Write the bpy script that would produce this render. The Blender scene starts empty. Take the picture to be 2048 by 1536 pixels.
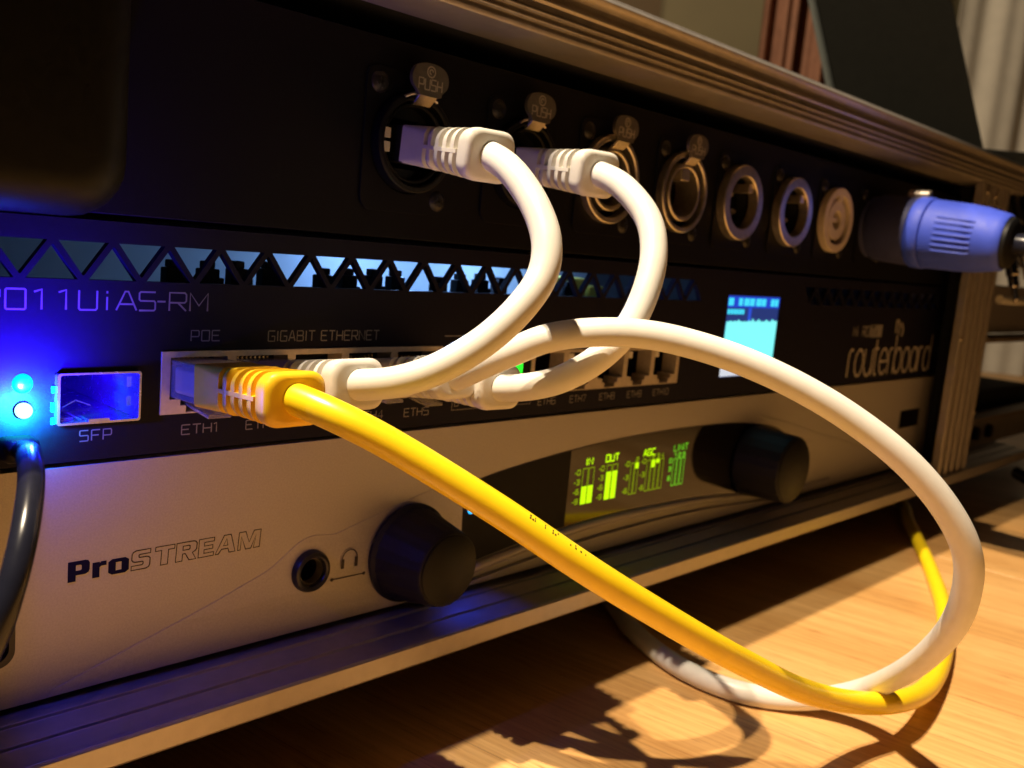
import bpy, math, random
from mathutils import Vector, Matrix
random.seed(7)
S = 0.001                      # everything below is written in millimetres
sc = bpy.context.scene
COL = sc.collection

# ------------------------------------------------------------------ camera
cam_d = bpy.data.cameras.new('camera'); cam = bpy.data.objects.new('camera', cam_d); COL.objects.link(cam)
CAM = Vector((-57.313, -171.474, 46.815))
RX = Vector((0.68834, -0.71975, 0.09024)); DN = Vector((-0.04436, -0.16594, -0.98514)); FW = Vector((0.72403, 0.67411, -0.14615))
m = Matrix((RX, -DN, -FW)).transposed().to_4x4(); m.translation = CAM * S
cam.matrix_world = m
cam_d.sensor_width = 36.0; cam_d.lens = 1906.75 / 2048 * 36
cam_d.clip_start = 0.005; cam_d.clip_end = 20
cam_d.dof.use_dof = True; cam_d.dof.focus_distance = 0.176; cam_d.dof.aperture_fstop = 29
sc.camera = cam

# ------------------------------------------------------------------ world, lights, exposure
w = bpy.data.worlds.new('World'); sc.world = w; w.use_nodes = True
w.node_tree.nodes['Background'].inputs[0].default_value = (0.5, 0.36, 0.24, 1)
w.node_tree.nodes['Background'].inputs[1].default_value = 0.004
def point_light(name, p, watts, col, r):
    d = bpy.data.lights.new(name, 'POINT'); d.energy = watts; d.color = col; d.shadow_soft_size = r * S
    o = bpy.data.objects.new(name, d); COL.objects.link(o); o.location = Vector(p) * S
    return o
def spot(name, p, tgt, watts, col, ang, r, blend=1.0):
    d = bpy.data.lights.new(name, 'SPOT'); d.energy = watts; d.color = col; d.shadow_soft_size = r * S; d.spot_size = math.radians(ang); d.spot_blend = blend
    o = bpy.data.objects.new(name, d); COL.objects.link(o); o.location = Vector(p) * S
    o.rotation_euler = (Vector(tgt) - Vector(p)).to_track_quat('-Z', 'Y').to_euler()
    return o
spot('desk_lamp_bulb', (-172, 64, 840), (190, -40, -76), 61, (1.0, 0.80, 0.55), 36, 5.5, .7)
spot('desk_lamp_bulb', (-228, 16, 840), (190, -40, -76), 37, (1.0, 0.81, 0.57), 36, 5.5, .7)
point_light('background_fill_light', (-150, 560, 900), 46, (1.0, 0.80, 0.55), 60)  # added fill, not a real lamp; brightens wall, curtains and screen
sc.view_settings.view_transform = 'Standard'; sc.view_settings.look = 'None'
sc.view_settings.exposure = 0; sc.view_settings.gamma = 1; sc.view_settings.use_curve_mapping = False
sc.cycles.use_denoising = True
sc.cycles.max_bounces = 10; sc.cycles.diffuse_bounces = 5; sc.cycles.glossy_bounces = 5; sc.cycles.transmission_bounces = 8
sc.cycles.sample_clamp_indirect = 4.0

# ------------------------------------------------------------------ materials
def mat(name, col=(.5, .5, .5), rough=.5, metal=0.0, noise=0.0, nscale=400, bump=0.0, bscale=1500, **kw):
    mt = bpy.data.materials.new(name); mt.use_nodes = True
    nt = mt.node_tree; b = nt.nodes['Principled BSDF']
    b.inputs['Base Color'].default_value = (*col, 1); b.inputs['Roughness'].default_value = rough; b.inputs['Metallic'].default_value = metal
    for k, v in kw.items():
        b.inputs[k.replace('_', ' ')].default_value = v
    tc = nt.nodes.new('ShaderNodeTexCoord')
    if noise:
        n = nt.nodes.new('ShaderNodeTexNoise'); n.inputs['Scale'].default_value = nscale; n.inputs['Detail'].default_value = 6
        nt.links.new(tc.outputs['Object'], n.inputs['Vector'])
        r = nt.nodes.new('ShaderNodeValToRGB')
        r.color_ramp.elements[0].position = .3; r.color_ramp.elements[1].position = .7
        r.color_ramp.elements[0].color = (*[c * (1 - noise) for c in col], 1); r.color_ramp.elements[1].color = (*[min(1, c * (1 + noise)) for c in col], 1)
        nt.links.new(n.outputs['Fac'], r.inputs['Fac']); nt.links.new(r.outputs['Color'], b.inputs['Base Color'])
        rr = nt.nodes.new('ShaderNodeMapRange'); rr.inputs['To Min'].default_value = rough * .8; rr.inputs['To Max'].default_value = min(1, rough * 1.25)
        nt.links.new(n.outputs['Fac'], rr.inputs['Value']); nt.links.new(rr.outputs['Result'], b.inputs['Roughness'])
    if bump:
        n2 = nt.nodes.new('ShaderNodeTexNoise'); n2.inputs['Scale'].default_value = bscale; n2.inputs['Detail'].default_value = 4
        nt.links.new(tc.outputs['Object'], n2.inputs['Vector'])
        bp = nt.nodes.new('ShaderNodeBump'); bp.inputs['Strength'].default_value = bump; bp.inputs['Distance'].default_value = .0002
        nt.links.new(n2.outputs['Fac'], bp.inputs['Height']); nt.links.new(bp.outputs['Normal'], b.inputs['Normal'])
    return mt
def glow(name, col, strength):
    mt = bpy.data.materials.new(name); mt.use_nodes = True
    b = mt.node_tree.nodes['Principled BSDF']
    b.inputs['Base Color'].default_value = (*[c * .3 for c in col], 1); b.inputs['Roughness'].default_value = .3
    b.inputs['Emission Color'].default_value = (*col, 1); b.inputs['Emission Strength'].default_value = strength
    return mt
M = dict(
    black_paint=mat('black_powder_coat', (.0038, .0035, .006), .55, 0, .15, 900, .2, 2500, Specular_IOR_Level=.13),
    router_paint=mat('router_black_paint', (.005, .0045, .016), .55, 0, .12, 900, .2, 3000, Specular_IOR_Level=.16),
    black_plastic=mat('black_plastic', (.006, .006, .0065), .48, 0, .1, 600, .1, 2500, Specular_IOR_Level=.2),
    rubber=mat('soft_black_rubber', (.008, .007, .008), .55, 0, .1, 600, .15, 2500, Specular_IOR_Level=.3),
    silver=mat('silver_front_plate', (.42, .395, .38), .45, .35, .09, 2600, .22, 4000),
    alu=mat('anodised_aluminium', (.42, .385, .36), .40, .65, .08, 300, .12, 2500),
    nickel=mat('worn_nickel', (.58, .52, .45), .34, .9, .15, 500, .1, 2000),
    nickel_tab=mat('dull_nickel_tab', (.24, .215, .185), .42, .8, .12, 700),
    nickel_bright=mat('bright_embossed_nickel', (.7, .62, .52), .4, .6),
    steel_dark=mat('dark_screw_steel', (.03, .028, .03), .4, .6, .2, 800),
    tin=mat('tinned_shield', (.60, .53, .46), .42, .45, .08, 900, .05, 2000),
    cage=mat('bright_cage_metal', (.62, .62, .66), .25, .9, .08, 700),
    dark=mat('dark_void', (.004, .004, .005), .8),
    lining=mat('dark_case_lining', (.006, .006, .008), .9, 0, .2, 300),
    gold=mat('gold_contact', (.75, .52, .2), .3, 1),
    white_pvc=mat('white_cable_pvc', (.72, .70, .655), .40, 0, .03, 300, .04, 1200),
    white_boot=mat('white_boot_pvc', (.68, .655, .605), .45, 0, .04, 300, .08, 1500),
    yellow_pvc=mat('yellow_cable_pvc', (.93, .66, .012), .30, 0, .03, 300, .04, 1200),
    yellow_boot=mat('yellow_boot_pvc', (.90, .56, .015), .40, 0, .04, 300, .08, 1500),
    clear=mat('clear_polycarbonate', (.92, .92, .93), .12, 0, Transmission_Weight=.85, IOR=1.45),
    grey_cable=mat('dark_grey_cable_pvc', (.012, .013, .024), .24, 0, .08, 400, Specular_IOR_Level=.4),
    beige=mat('beige_grey_plastic', (.50, .43, .35), .45, 0, .08, 500),
    blue=mat('blue_connector_plastic', (.03, .062, .50), .6, 0, .06, 400, .1, 1800),
    blue_dark=mat('dark_blue_plastic', (.04, .045, .13), .5, 0, .1, 400),
    print_grey=mat('grey_screen_print', (.22, .21, .215), .6),
    print_logo=mat('silver_logo_print', (.42, .39, .36), .55),
    print_dark=mat('dark_blue_print', (.005, .004, .03), .6, Specular_IOR_Level=.08),
    print_line=mat('brown_outline_print', (.02, .012, .014), .5),
    ink=mat('black_ink', (.01, .01, .008), .6),
    glass=mat('black_display_glass', (.006, .005, .005), .06),
    bezel=mat('satin_black_bezel', (.005, .0045, .006), .5, 0, .1, 500, Specular_IOR_Level=.12),
    chrome=mat('polished_chrome', (.85, .82, .78), .10, 1),
    jack=mat('jack_black', (.008, .008, .012), .35),
    pcb=mat('pale_inner_chassis', (.55, .58, .6), .6),
    yellow_part=mat('yellow_transformer_tape', (.7, .55, .08), .6),
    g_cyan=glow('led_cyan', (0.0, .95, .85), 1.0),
    g_white=glow('led_white_hot', (.34, .86, 1.0), 2.6),
    g_led3=glow('led_small_blue', (0.02, .42, 1.0), 2.0),
    g_green=glow('led_green', (0.02, 1.0, .03), 1.2),
    g_meter=glow('meter_green', (.50, .95, .0), 1.15),
    g_meter_dim=glow('meter_dim_green', (.36, .60, .0), .5),
    g_meter_lim=glow('meter_green_limit', (.16, .68, .02), .75),
    lcd_cyan=glow('lcd_cyan', (.22, .98, 1.0), 1.0),
    lcd_bar=glow('lcd_bar_blue', (.02, .07, .75), .8),
    lcd_back=glow('lcd_back_blue', (.022, .045, .22), .8),
    lcd_line=glow('lcd_line_blue', (.03, .10, .85), .8),
    lcd_text=glow('lcd_text_cyan', (.06, .75, 1.0), 1.0),
    lcd_white=glow('lcd_white', (.70, .76, .85), .9),
)

# ------------------------------------------------------------------ mesh helpers
class MB:
    def __init__(s): s.v = []; s.f = []
    def add(s, vs, fs):
        o = len(s.v); s.v += [tuple(v) for v in vs]; s.f += [tuple(i + o for i in f) for f in fs]
    def box(s, x0, x1, y0, y1, z0, z1):
        s.add([(x, y, z) for x in (x0, x1) for y in (y0, y1) for z in (z0, z1)],
              [(0, 1, 3, 2), (4, 6, 7, 5), (0, 4, 5, 1), (2, 3, 7, 6), (0, 2, 6, 4), (1, 5, 7, 3)])
    def rings(s, rings, cap=True, closed=True):
        n = len(rings[0]); vs = [p for r in rings for p in r]; fs = []
        for k in range(len(rings) - 1):
            for i in range(n if closed else n - 1):
                j = (i + 1) % n
                fs.append((k * n + i, k * n + j, (k + 1) * n + j, (k + 1) * n + i))
        if cap:
            fs.append(tuple(range(n - 1, -1, -1))); o = (len(rings) - 1) * n; fs.append(tuple(o + i for i in range(n)))
        s.add(vs, fs)
    def lathe(s, c, axis, prof, n=48, up=(0, 0, 1), cap=True):
        c = Vector(c); a = Vector(axis).normalized(); u = a.cross(Vector(up)).normalized(); v = u.cross(a)
        s.rings([[c + a * t + (u * math.cos(2 * math.pi * i / n) + v * math.sin(2 * math.pi * i / n)) * r for i in range(n)] for t, r in prof], cap)
    def tube(s, pts, r, n=16, cap=True):
        pts = [Vector(p) for p in pts]; rings = []
        t = (pts[1] - pts[0]).normalized(); u = t.orthogonal().normalized()
        for i, p in enumerate(pts):
            a = pts[max(i - 1, 0)]; b = pts[min(i + 1, len(pts) - 1)]; t = (b - a).normalized()
            u = (u - t * u.dot(t)).normalized(); v = t.cross(u)
            rr = r[i] if isinstance(r, (list, tuple)) else r
            rings.append([p + (u * math.cos(2 * math.pi * k / n) + v * math.sin(2 * math.pi * k / n)) * rr for k in range(n)])
        s.rings(rings, cap)
    def sphere(s, c, r, n=16, sy=1.0):
        c = Vector(c)
        s.rings([[(c.x + r * math.sin(math.pi * k / n) * math.cos(2 * math.pi * i / n), c.y + sy * r * math.cos(math.pi * k / n), c.z + r * math.sin(math.pi * k / n) * math.sin(2 * math.pi * i / n)) for i in range(n)] for k in [x + .02 if x == 0 else (x - .02 if x == n else x) for x in range(n + 1)]])
    def build(s, name, material, parent=None, smooth=40, bevel=0):
        me = bpy.data.meshes.new(name); me.from_pydata([(x * S, y * S, z * S) for x, y, z in s.v], [], s.f); me.update()
        return finish(name, me, material, parent, smooth, bevel)
def finish(name, me, material, parent, smooth=40, bevel=0):
    import bmesh
    bm = bmesh.new(); bm.from_mesh(me); bmesh.ops.recalc_face_normals(bm, faces=bm.faces); bm.to_mesh(me); bm.free()
    o = bpy.data.objects.new(name, me); COL.objects.link(o); me.materials.append(material)
    if smooth:
        for p in me.polygons: p.use_smooth = True
        me.set_sharp_from_angle(angle=math.radians(smooth))
    if bevel and smooth == 40 and len(me.polygons) > 150 and name in ('face_plate', 'panel_plate'):
        for p in me.polygons: p.use_smooth = False
    if bevel:
        b = o.modifiers.new('bevel', 'BEVEL'); b.width = bevel * S; b.segments = 2; b.limit_method = 'ANGLE'; b.angle_limit = math.radians(50); b.harden_normals = True
    if parent: attach(o, parent)
    return o
def attach(o, parent):
    o.parent = parent
    q = parent; off = Vector((0, 0, 0))
    while q: off += q.location; q = q.parent
    o.location = o.location - off
def plate(name, loops, y0, y1, material, parent=None, bevel=0, smooth=40):
    """flat sheet in the X/Z plane with holes: loops of (x, z); front at y0, back at y1"""
    cu = bpy.data.curves.new(name, 'CURVE'); cu.dimensions = '2D'; cu.fill_mode = 'BOTH'; cu.extrude = abs(y1 - y0) / 2
    for lp in loops:
        sp = cu.splines.new('POLY'); sp.points.add(len(lp) - 1); sp.use_cyclic_u = True
        for p, (x, z) in zip(sp.points, lp): p.co = (x, z, 0, 1)
    return curve_mesh(name, cu, (y0 + y1) / 2, material, parent, bevel, smooth)
def curve_mesh(name, cu, yc, material, parent, bevel=0, smooth=40, squash=1.0, weld=True):
    import bmesh
    ob = bpy.data.objects.new('tmp', cu); COL.objects.link(ob)
    dg = bpy.context.evaluated_depsgraph_get(); dg.update()
    me = bpy.data.meshes.new_from_object(ob.evaluated_get(dg))
    bpy.data.objects.remove(ob); bpy.data.curves.remove(cu)
    for v in me.vertices: v.co = Vector((v.co.x * S, (yc - v.co.z * squash) * S, v.co.y * S))
    if weld:
        bm = bmesh.new(); bm.from_mesh(me); bmesh.ops.remove_doubles(bm, verts=bm.verts, dist=1e-7); bm.to_mesh(me); bm.free()
    me.name = name
    return finish(name, me, material, parent, smooth, bevel)
def strokes(name, lines, y, r, material, parent=None):
    """printed strokes: polylines of (x, z) as thin flattened rods on the plane y"""
    cu = bpy.data.curves.new(name, 'CURVE'); cu.dimensions = '3D'; cu.bevel_depth = r; cu.bevel_resolution = 1; cu.use_fill_caps = True
    for ln in lines:
        cyc = len(ln) > 2 and ln[0] == ln[-1]; pts = ln[:-1] if cyc else ln
        sp = cu.splines.new('POLY'); sp.points.add(len(pts) - 1); sp.use_cyclic_u = cyc
        for p, (x, z) in zip(sp.points, pts): p.co = (x, z, 0, 1)
    return curve_mesh(name, cu, y, material, parent, 0, 60, .12, False)
def rrect(x0, x1, z0, z1, r, n=6):
    out = []
    for cx, cz, a in ((x1 - r, z1 - r, 0), (x0 + r, z1 - r, 90), (x0 + r, z0 + r, 180), (x1 - r, z0 + r, 270)):
        for i in range(n + 1):
            t = math.radians(a + 90 * i / n); out.append((cx + r * math.cos(t), cz + r * math.sin(t)))
    return out
def circ(cx, cz, r, n=48): return [(cx + r * math.cos(2 * math.pi * i / n), cz + r * math.sin(2 * math.pi * i / n)) for i in range(n)]
def arc(cx, cz, r, a0, a1, n=14): return [(cx + r * math.cos(math.radians(a0 + (a1 - a0) * i / n)), cz + r * math.sin(math.radians(a0 + (a1 - a0) * i / n))) for i in range(n + 1)]
def crom(pts, per=8):
    P = [Vector(p) for p in pts]; P = [P[0] * 2 - P[1]] + P + [P[-1] * 2 - P[-2]]; out = []
    for i in range(1, len(P) - 2):
        a, b, c, d = P[i - 1:i + 3]
        for k in range(per):
            t = k / per
            out.append(.5 * ((2 * b) + (c - a) * t + (2 * a - 5 * b + 4 * c - d) * t * t + (3 * b - a - 3 * c + d) * t ** 3))
    out.append(P[-2]); return out
def crom2(pts, per=8): return [(p.x, p.y) for p in crom([(x, z, 0) for x, z in pts], per)]
def relax(pts, it=3):
    for _ in range(it):
        pts = [pts[0]] + [(pts[i - 1] + pts[i] * 2 + pts[i + 1]) / 4 for i in range(1, len(pts) - 1)] + [pts[-1]]
    return pts
def tag(o, label, cat, group=None, kind=None):
    if label: o['label'] = label
    if cat: o['category'] = cat
    if group: o['group'] = group
    if kind: o['kind'] = kind
    return o
def thing(name, loc, label, cat, group=None):
    o = bpy.data.objects.new(name, None); COL.objects.link(o); o.location = Vector(loc) * S; o.empty_display_size = .01
    return tag(o, label, cat, group)
def node(name, loc, parent):
    o = bpy.data.objects.new(name, None); COL.objects.link(o); o.location = Vector(loc) * S; o.empty_display_size = .005
    attach(o, parent); return o

FONT = {
 'A': [[(0, 0), (.42, 1), (.58, 1), (1, 0)], [(.16, .33), (.84, .33)]], 'B': [[(0, 0), (0, 1), (.85, 1), (.95, .9), (.95, .62), (.85, .53), (1, .42), (1, .1), (.9, 0), (0, 0)], [(0, .53), (.85, .53)]],
 'C': [[(1, 1), (.08, 1), (0, .92), (0, .08), (.08, 0), (1, 0)]], 'D': [[(0, 0), (0, 1), (.8, 1), (1, .8), (1, .2), (.8, 0), (0, 0)]], 'E': [[(1, 1), (.06, 1), (0, .94), (0, .06), (.06, 0), (1, 0)], [(0, .52), (.85, .52)]],
 'F': [[(1, 1), (.06, 1), (0, .94), (0, 0)], [(0, .5), (.85, .5)]], 'G': [[(1, 1), (.08, 1), (0, .92), (0, .08), (.08, 0), (1, 0), (1, .48), (.5, .48)]],
 'H': [[(0, 0), (0, 1)], [(1, 0), (1, 1)], [(0, .5), (1, .5)]], 'I': [[(.5, 0), (.5, 1)]], 'L': [[(0, 1), (0, 0), (1, 0)]], 'M': [[(0, 0), (0, 1), (.5, .3), (1, 1), (1, 0)]],
 'N': [[(0, 0), (0, 1), (1, 0), (1, 1)]], 'O': [[(.06, 0), (.94, 0), (1, .06), (1, .94), (.94, 1), (.06, 1), (0, .94), (0, .06), (.06, 0)]], 'P': [[(0, 0), (0, 1), (.9, 1), (1, .9), (1, .52), (.9, .42), (0, .42)]],
 'R': [[(0, 0), (0, 1), (.9, 1), (1, .9), (1, .55), (.9, .45), (0, .45)], [(.5, .45), (1, 0)]], 'S': [[(1, 1), (.08, 1), (0, .92), (0, .6), (.08, .52), (.92, .52), (1, .44), (1, .08), (.92, 0), (0, 0)]],
 'T': [[(0, 1), (1, 1)], [(.5, 0), (.5, 1)]], 'U': [[(0, 1), (0, .08), (.08, 0), (.92, 0), (1, .08), (1, 1)]], 'i': [[(.5, 0), (.5, .68)], [(.5, .9), (.5, 1)]], '-': [[(0, .5), (1, .5)]],
 '0': [[(.06, 0), (.94, 0), (1, .06), (1, .94), (.94, 1), (.06, 1), (0, .94), (0, .06), (.06, 0)]], '1': [[(0, .88), (.75, 1), (.75, 0)]], '2': [[(0, 1), (.92, 1), (1, .92), (1, .6), (.92, .52), (.08, .48), (0, .4), (0, 0), (1, 0)]],
 '3': [[(0, 1), (.92, 1), (1, .92), (1, .08), (.92, 0), (0, 0)], [(.2, .52), (1, .52)]], '4': [[(.75, 0), (.75, 1), (0, .3), (1, .3)]], '5': [[(1, 1), (0, 1), (0, .55), (.92, .55), (1, .47), (1, .08), (.92, 0), (0, 0)]],
 '6': [[(1, 1), (.08, 1), (0, .92), (0, .08), (.08, 0), (.92, 0), (1, .08), (1, .47), (.92, .53), (0, .53)]], '7': [[(0, 1), (1, 1), (.35, 0)]], '8': [[(0, 0), (1, 0), (1, 1), (0, 1), (0, 0)], [(0, .52), (1, .52)]],
 '9': [[(0, 0), (.92, 0), (1, .08), (1, .92), (.92, 1), (.08, 1), (0, .92), (0, .53), (.08, .47), (1, .47)]],
}
NARROW = {'I': .25, 'i': .25, '1': .45}
def text(s, x0, x1, z0, h, gap=.28):
    ws = [(.45 if c == ' ' else NARROW.get(c, 1.0)) for c in s]; tot = sum(ws) + gap * (len(s) - 1); k = (x1 - x0) / tot
    out = []; x = x0
    for c, wd in zip(s, ws):
        for ln in FONT.get(c, []): out.append([(x + px * wd * k, z0 + pz * h) for px, pz in ln])
        x += (wd + gap) * k
    return out

# ================================================================== SETTING
TZ = -72.0
def wood():
    mt = bpy.data.materials.new('beech_table_top'); mt.use_nodes = True; nt = mt.node_tree; b = nt.nodes['Principled BSDF']; L = nt.links.new
    tc = nt.nodes.new('ShaderNodeTexCoord'); mp = nt.nodes.new('ShaderNodeMapping'); mp.inputs['Rotation'].default_value = (0, 0, math.radians(-7)); L(tc.outputs['Object'], mp.inputs['Vector'])
    def noise(scale, sx, sy, det=5, rough=.55):
        mm = nt.nodes.new('ShaderNodeMapping'); mm.inputs['Scale'].default_value = (sx, sy, 1); L(mp.outputs['Vector'], mm.inputs['Vector'])
        n = nt.nodes.new('ShaderNodeTexNoise'); n.inputs['Scale'].default_value = scale; n.inputs['Detail'].default_value = det; n.inputs['Roughness'].default_value = rough; L(mm.outputs['Vector'], n.inputs['Vector']); return n
    sep = nt.nodes.new('ShaderNodeSeparateXYZ'); L(mp.outputs['Vector'], sep.inputs[0])
    mu = nt.nodes.new('ShaderNodeMath'); mu.operation = 'MULTIPLY'; mu.inputs[1].default_value = 1 / .031; L(sep.outputs['X'], mu.inputs[0])
    fl = nt.nodes.new('ShaderNodeMath'); fl.operation = 'FLOOR'; L(mu.outputs[0], fl.inputs[0])
    wn = nt.nodes.new('ShaderNodeTexWhiteNoise'); wn.noise_dimensions = '1D'; L(fl.outputs[0], wn.inputs['W'])
    big = noise(30, 1, .08); fine = noise(900, 1, .02, 3); pore = noise(1500, 1, .05, 2)
    def mix(a, bb, fac, mode='MIX'):
        x = nt.nodes.new('ShaderNodeMix'); x.data_type = 'RGBA'; x.blend_type = mode
        if isinstance(fac, float): x.inputs[0].default_value = fac
        else: L(fac, x.inputs[0])
        for i, c in ((6, a), (7, bb)):
            if isinstance(c, tuple): x.inputs[i].default_value = (*c, 1)
            else: L(c, x.inputs[i])
        return x.outputs[2]
    c1 = mix((.66, .385, .145), (.78, .49, .20), wn.outputs['Value'])
    r1 = nt.nodes.new('ShaderNodeValToRGB'); r1.color_ramp.elements[0].position = .35; r1.color_ramp.elements[1].position = .68; L(big.outputs['Fac'], r1.inputs[0])
    c2 = mix(c1, (.50, .255, .075), r1.outputs[0]); c2 = mix(c1, c2, .8)
    r2 = nt.nodes.new('ShaderNodeValToRGB'); r2.color_ramp.elements[0].position = .40; r2.color_ramp.elements[0].color = (.80, .74, .68, 1); r2.color_ramp.elements[1].position = .60; L(fine.outputs['Fac'], r2.inputs[0])
    c3 = mix(c2, r2.outputs[0], .75, 'MULTIPLY')
    r3 = nt.nodes.new('ShaderNodeValToRGB'); r3.color_ramp.elements[0].position = .30; r3.color_ramp.elements[0].color = (.55, .45, .38, 1); r3.color_ramp.elements[1].position = .40; L(pore.outputs['Fac'], r3.inputs[0])
    c4 = mix(c3, r3.outputs[0], .85, 'MULTIPLY')
    fr = nt.nodes.new('ShaderNodeMath'); fr.operation = 'FRACT'; L(mu.outputs[0], fr.inputs[0])
    lt = nt.nodes.new('ShaderNodeMath'); lt.operation = 'LESS_THAN'; lt.inputs[1].default_value = .011; L(fr.outputs[0], lt.inputs[0])
    ml = nt.nodes.new('ShaderNodeMath'); ml.operation = 'MULTIPLY'; ml.inputs[1].default_value = .55; L(lt.outputs[0], ml.inputs[0])
    c4 = mix(c4, (.16, .075, .025), ml.outputs[0])
    L(c4, b.inputs['Base Color']); b.inputs['Roughness'].default_value = .42
    bp = nt.nodes.new('ShaderNodeBump'); bp.inputs['Strength'].default_value = .15; bp.inputs['Distance'].default_value = .0002; L(fine.outputs['Fac'], bp.inputs['Height']); L(bp.outputs['Normal'], b.inputs['Normal'])
    return mt
M['wood'] = wood()
tb = thing('table', (200, 0, TZ), 'light beech table carrying the case, with cable shadows across its top', 'table')
g = MB(); g.box(-500, 371.4, -900, 900, TZ - 30, TZ); g.box(372.4, 1500, -900, 900, TZ - 30, TZ - .15)
g.build('tabletop', M['wood'], tb, bevel=.4)
g = MB(); g.box(-500, 1500, -900, 900, TZ - 45, TZ - 30.2); g.build('underframe', M['lining'], tb)

# room beyond: a frame along the line of sight (s to the right, d away)
HF = Vector((FW.x, FW.y, 0)).normalized(); HR = Vector((HF.y, -HF.x, 0))
def room(d, s, z): 
    p = Vector((CAM.x, CAM.y, 0)) + HF * d + HR * s; return (p.x, p.y, z)
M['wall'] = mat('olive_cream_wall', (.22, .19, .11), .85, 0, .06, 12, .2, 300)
g = MB()
g.add([room(1500, 178, -700), room(1500, 1700, -700), room(1500, 1700, 1700), room(1500, 178, 1700), room(1560, 178, -700), room(1560, 1700, -700), room(1560, 1700, 1700), room(1560, 178, 1700)],
      [(0, 1, 2, 3), (4, 5, 6, 7), (0, 1, 5, 4), (1, 2, 6, 5), (2, 3, 7, 6), (3, 0, 4, 7)])
tag(g.build('wall', M['wall']), 'olive cream wall behind the case', 'wall', kind='structure')
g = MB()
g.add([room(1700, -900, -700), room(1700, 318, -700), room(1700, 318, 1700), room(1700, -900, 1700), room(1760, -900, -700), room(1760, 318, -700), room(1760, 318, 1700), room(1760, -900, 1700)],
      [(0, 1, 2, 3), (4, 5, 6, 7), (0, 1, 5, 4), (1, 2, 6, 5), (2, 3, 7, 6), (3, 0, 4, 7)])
tag(g.build('wall', mat('dark_brown_wall', (.16, .11, .06), .85, 0, .06, 12, .2, 300)), 'brown wall recess beyond the olive wall', 'wall', kind='structure')  # darker brown base colour on the set-back wall
def curtain(name, s0, s1, d, amp, pitch, material, label):
    n = 90; fr = []; bk = []
    for i in range(n + 1):
        s = s0 + (s1 - s0) * i / n
        dd = d + amp * math.sin(2 * math.pi * s / pitch) + amp * .5 * math.sin(2 * math.pi * s / (pitch * .43) + 1.3)
        fr.append((dd, s)); bk.append((dd + 3, s))
    loop = fr + bk[::-1]; g = MB()
    g.rings([[room(dd, s, z) for dd, s in loop] for z in (-600, 300, 1500)], True)
    tag(g.build(name, material, None, 80), label, 'curtain')
curtain('curtain', 290, 430, 1340, 14, 42, mat('rust_brown_curtain', (.30, .145, .09), .9, 0, .15, 60, .3, 900), 'rust brown pleated curtain hanging left of the dark screen')
curtain('curtain', 545, 1000, 1330, 5, 80, mat('off_white_curtain', (.66, .63, .55), .9, 0, .05, 60, .3, 900), 'off white curtain hanging right of the dark screen')

# dark screen behind the case
scr = thing('screen', (560, 80, 128), 'large dark flat screen with rounded corner leaning behind the case', 'screen')
A = Vector((525.2, 117.4, 159.7)); Bp = Vector((586.6, 46.2, 135.4)); Ctop = Vector((577.6, 74.7, 222.1)); Dtop = Vector((520.2, 134.7, 214.6))
ex = (Bp - A).normalized(); 
up = (Ctop - Bp).normalized()
nrm = ex.cross(up).normalized()
if nrm.dot(FW) < 0: nrm = -nrm
def sp(a, b, c): return A + ex * a + up * b + nrm * c
W_ = (Bp - A).length + 2
def slab(loop, c0, c1): return [[sp(a, b, c0) for a, b in loop], [sp(a, b, c1) for a, b in loop]]
lo = [(0, -40), (W_, -40)] + [(W_ - 9 + 9 * math.cos(t), 88 + 9 * math.sin(t)) for t in [math.radians(x) for x in range(0, 91, 15)]] + [(0, 97)]
g = MB(); g.rings(slab(lo, 0, 5)); g.build('lid', mat('matt_dark_plastic', (.030, .030, .025), .8, 0, .08, 200, Specular_IOR_Level=.15), scr, bevel=.8)
g = MB(); g.rings(slab([(-3.6, -40), (-.2, -40), (-.2, 97), (-3.6, 97)], -.5, 5.5)); g.build('edge_strip', mat('grey_edge_trim', (.17, .19, .18), .5, 0, .05, 200), scr, bevel=.5)
b0 = Bp + Vector((0, 0, -1)); g = MB()
for q in [0]:
    e2 = HR; f2 = HF
    c = [b0 + e2 * -30 + f2 * 2, b0 + e2 * 120 + f2 * 2, b0 + e2 * 120 + f2 * 130, b0 + e2 * -30 + f2 * 130]
    g.rings([[p + Vector((0, 0, -14)) for p in c], [p + Vector((0, 0, -2)) for p in c]])
g.build('base', mat('dark_green_grey_plastic', (.035, .038, .032), .5, 0, .08, 200), scr, bevel=1)

# ================================================================== RACK CASE
case = thing('rack_case', (200, 100, -50), 'rack case with ribbed aluminium frame holding the three panels', 'rack case')
YF = -16.0
def rail_x(prof, x0, x1, name):      # profile of (y, z) swept along x
    g = MB(); g.rings([[(x, y, z) for y, z in prof] for x in (x0, x1)]); return g.build(name, M['alu'], case, 35, .15)
top = [(0, 94.2), (-14.6, 94.2), (-15.6, 94.5), (-16, 95.2), (-16, 95.6), (-15.3, 96.0), (-15.3, 96.7), (-16, 97.1), (-16, 97.5), (-15.3, 97.9), (-15.3, 98.6), (-16, 99.0), (-16, 99.4), (-15.5, 99.8), (-15.3, 101.2), (-15.8, 101.8), (-15.8, 102.3),
       (-14.8, 102.9), (-14.2, 103.8), (-14.3, 104.8), (-15.2, 105.6), (-16, 106.2), (-16.2, 106.8), (-15.9, 107.3), (-15.2, 107.5), (-14.8, 107.9), (-14.6, 108.5), (-13.8, 108.8), (0, 108.8)]
rail_x(top, -260, 480, 'frame_rail')
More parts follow.
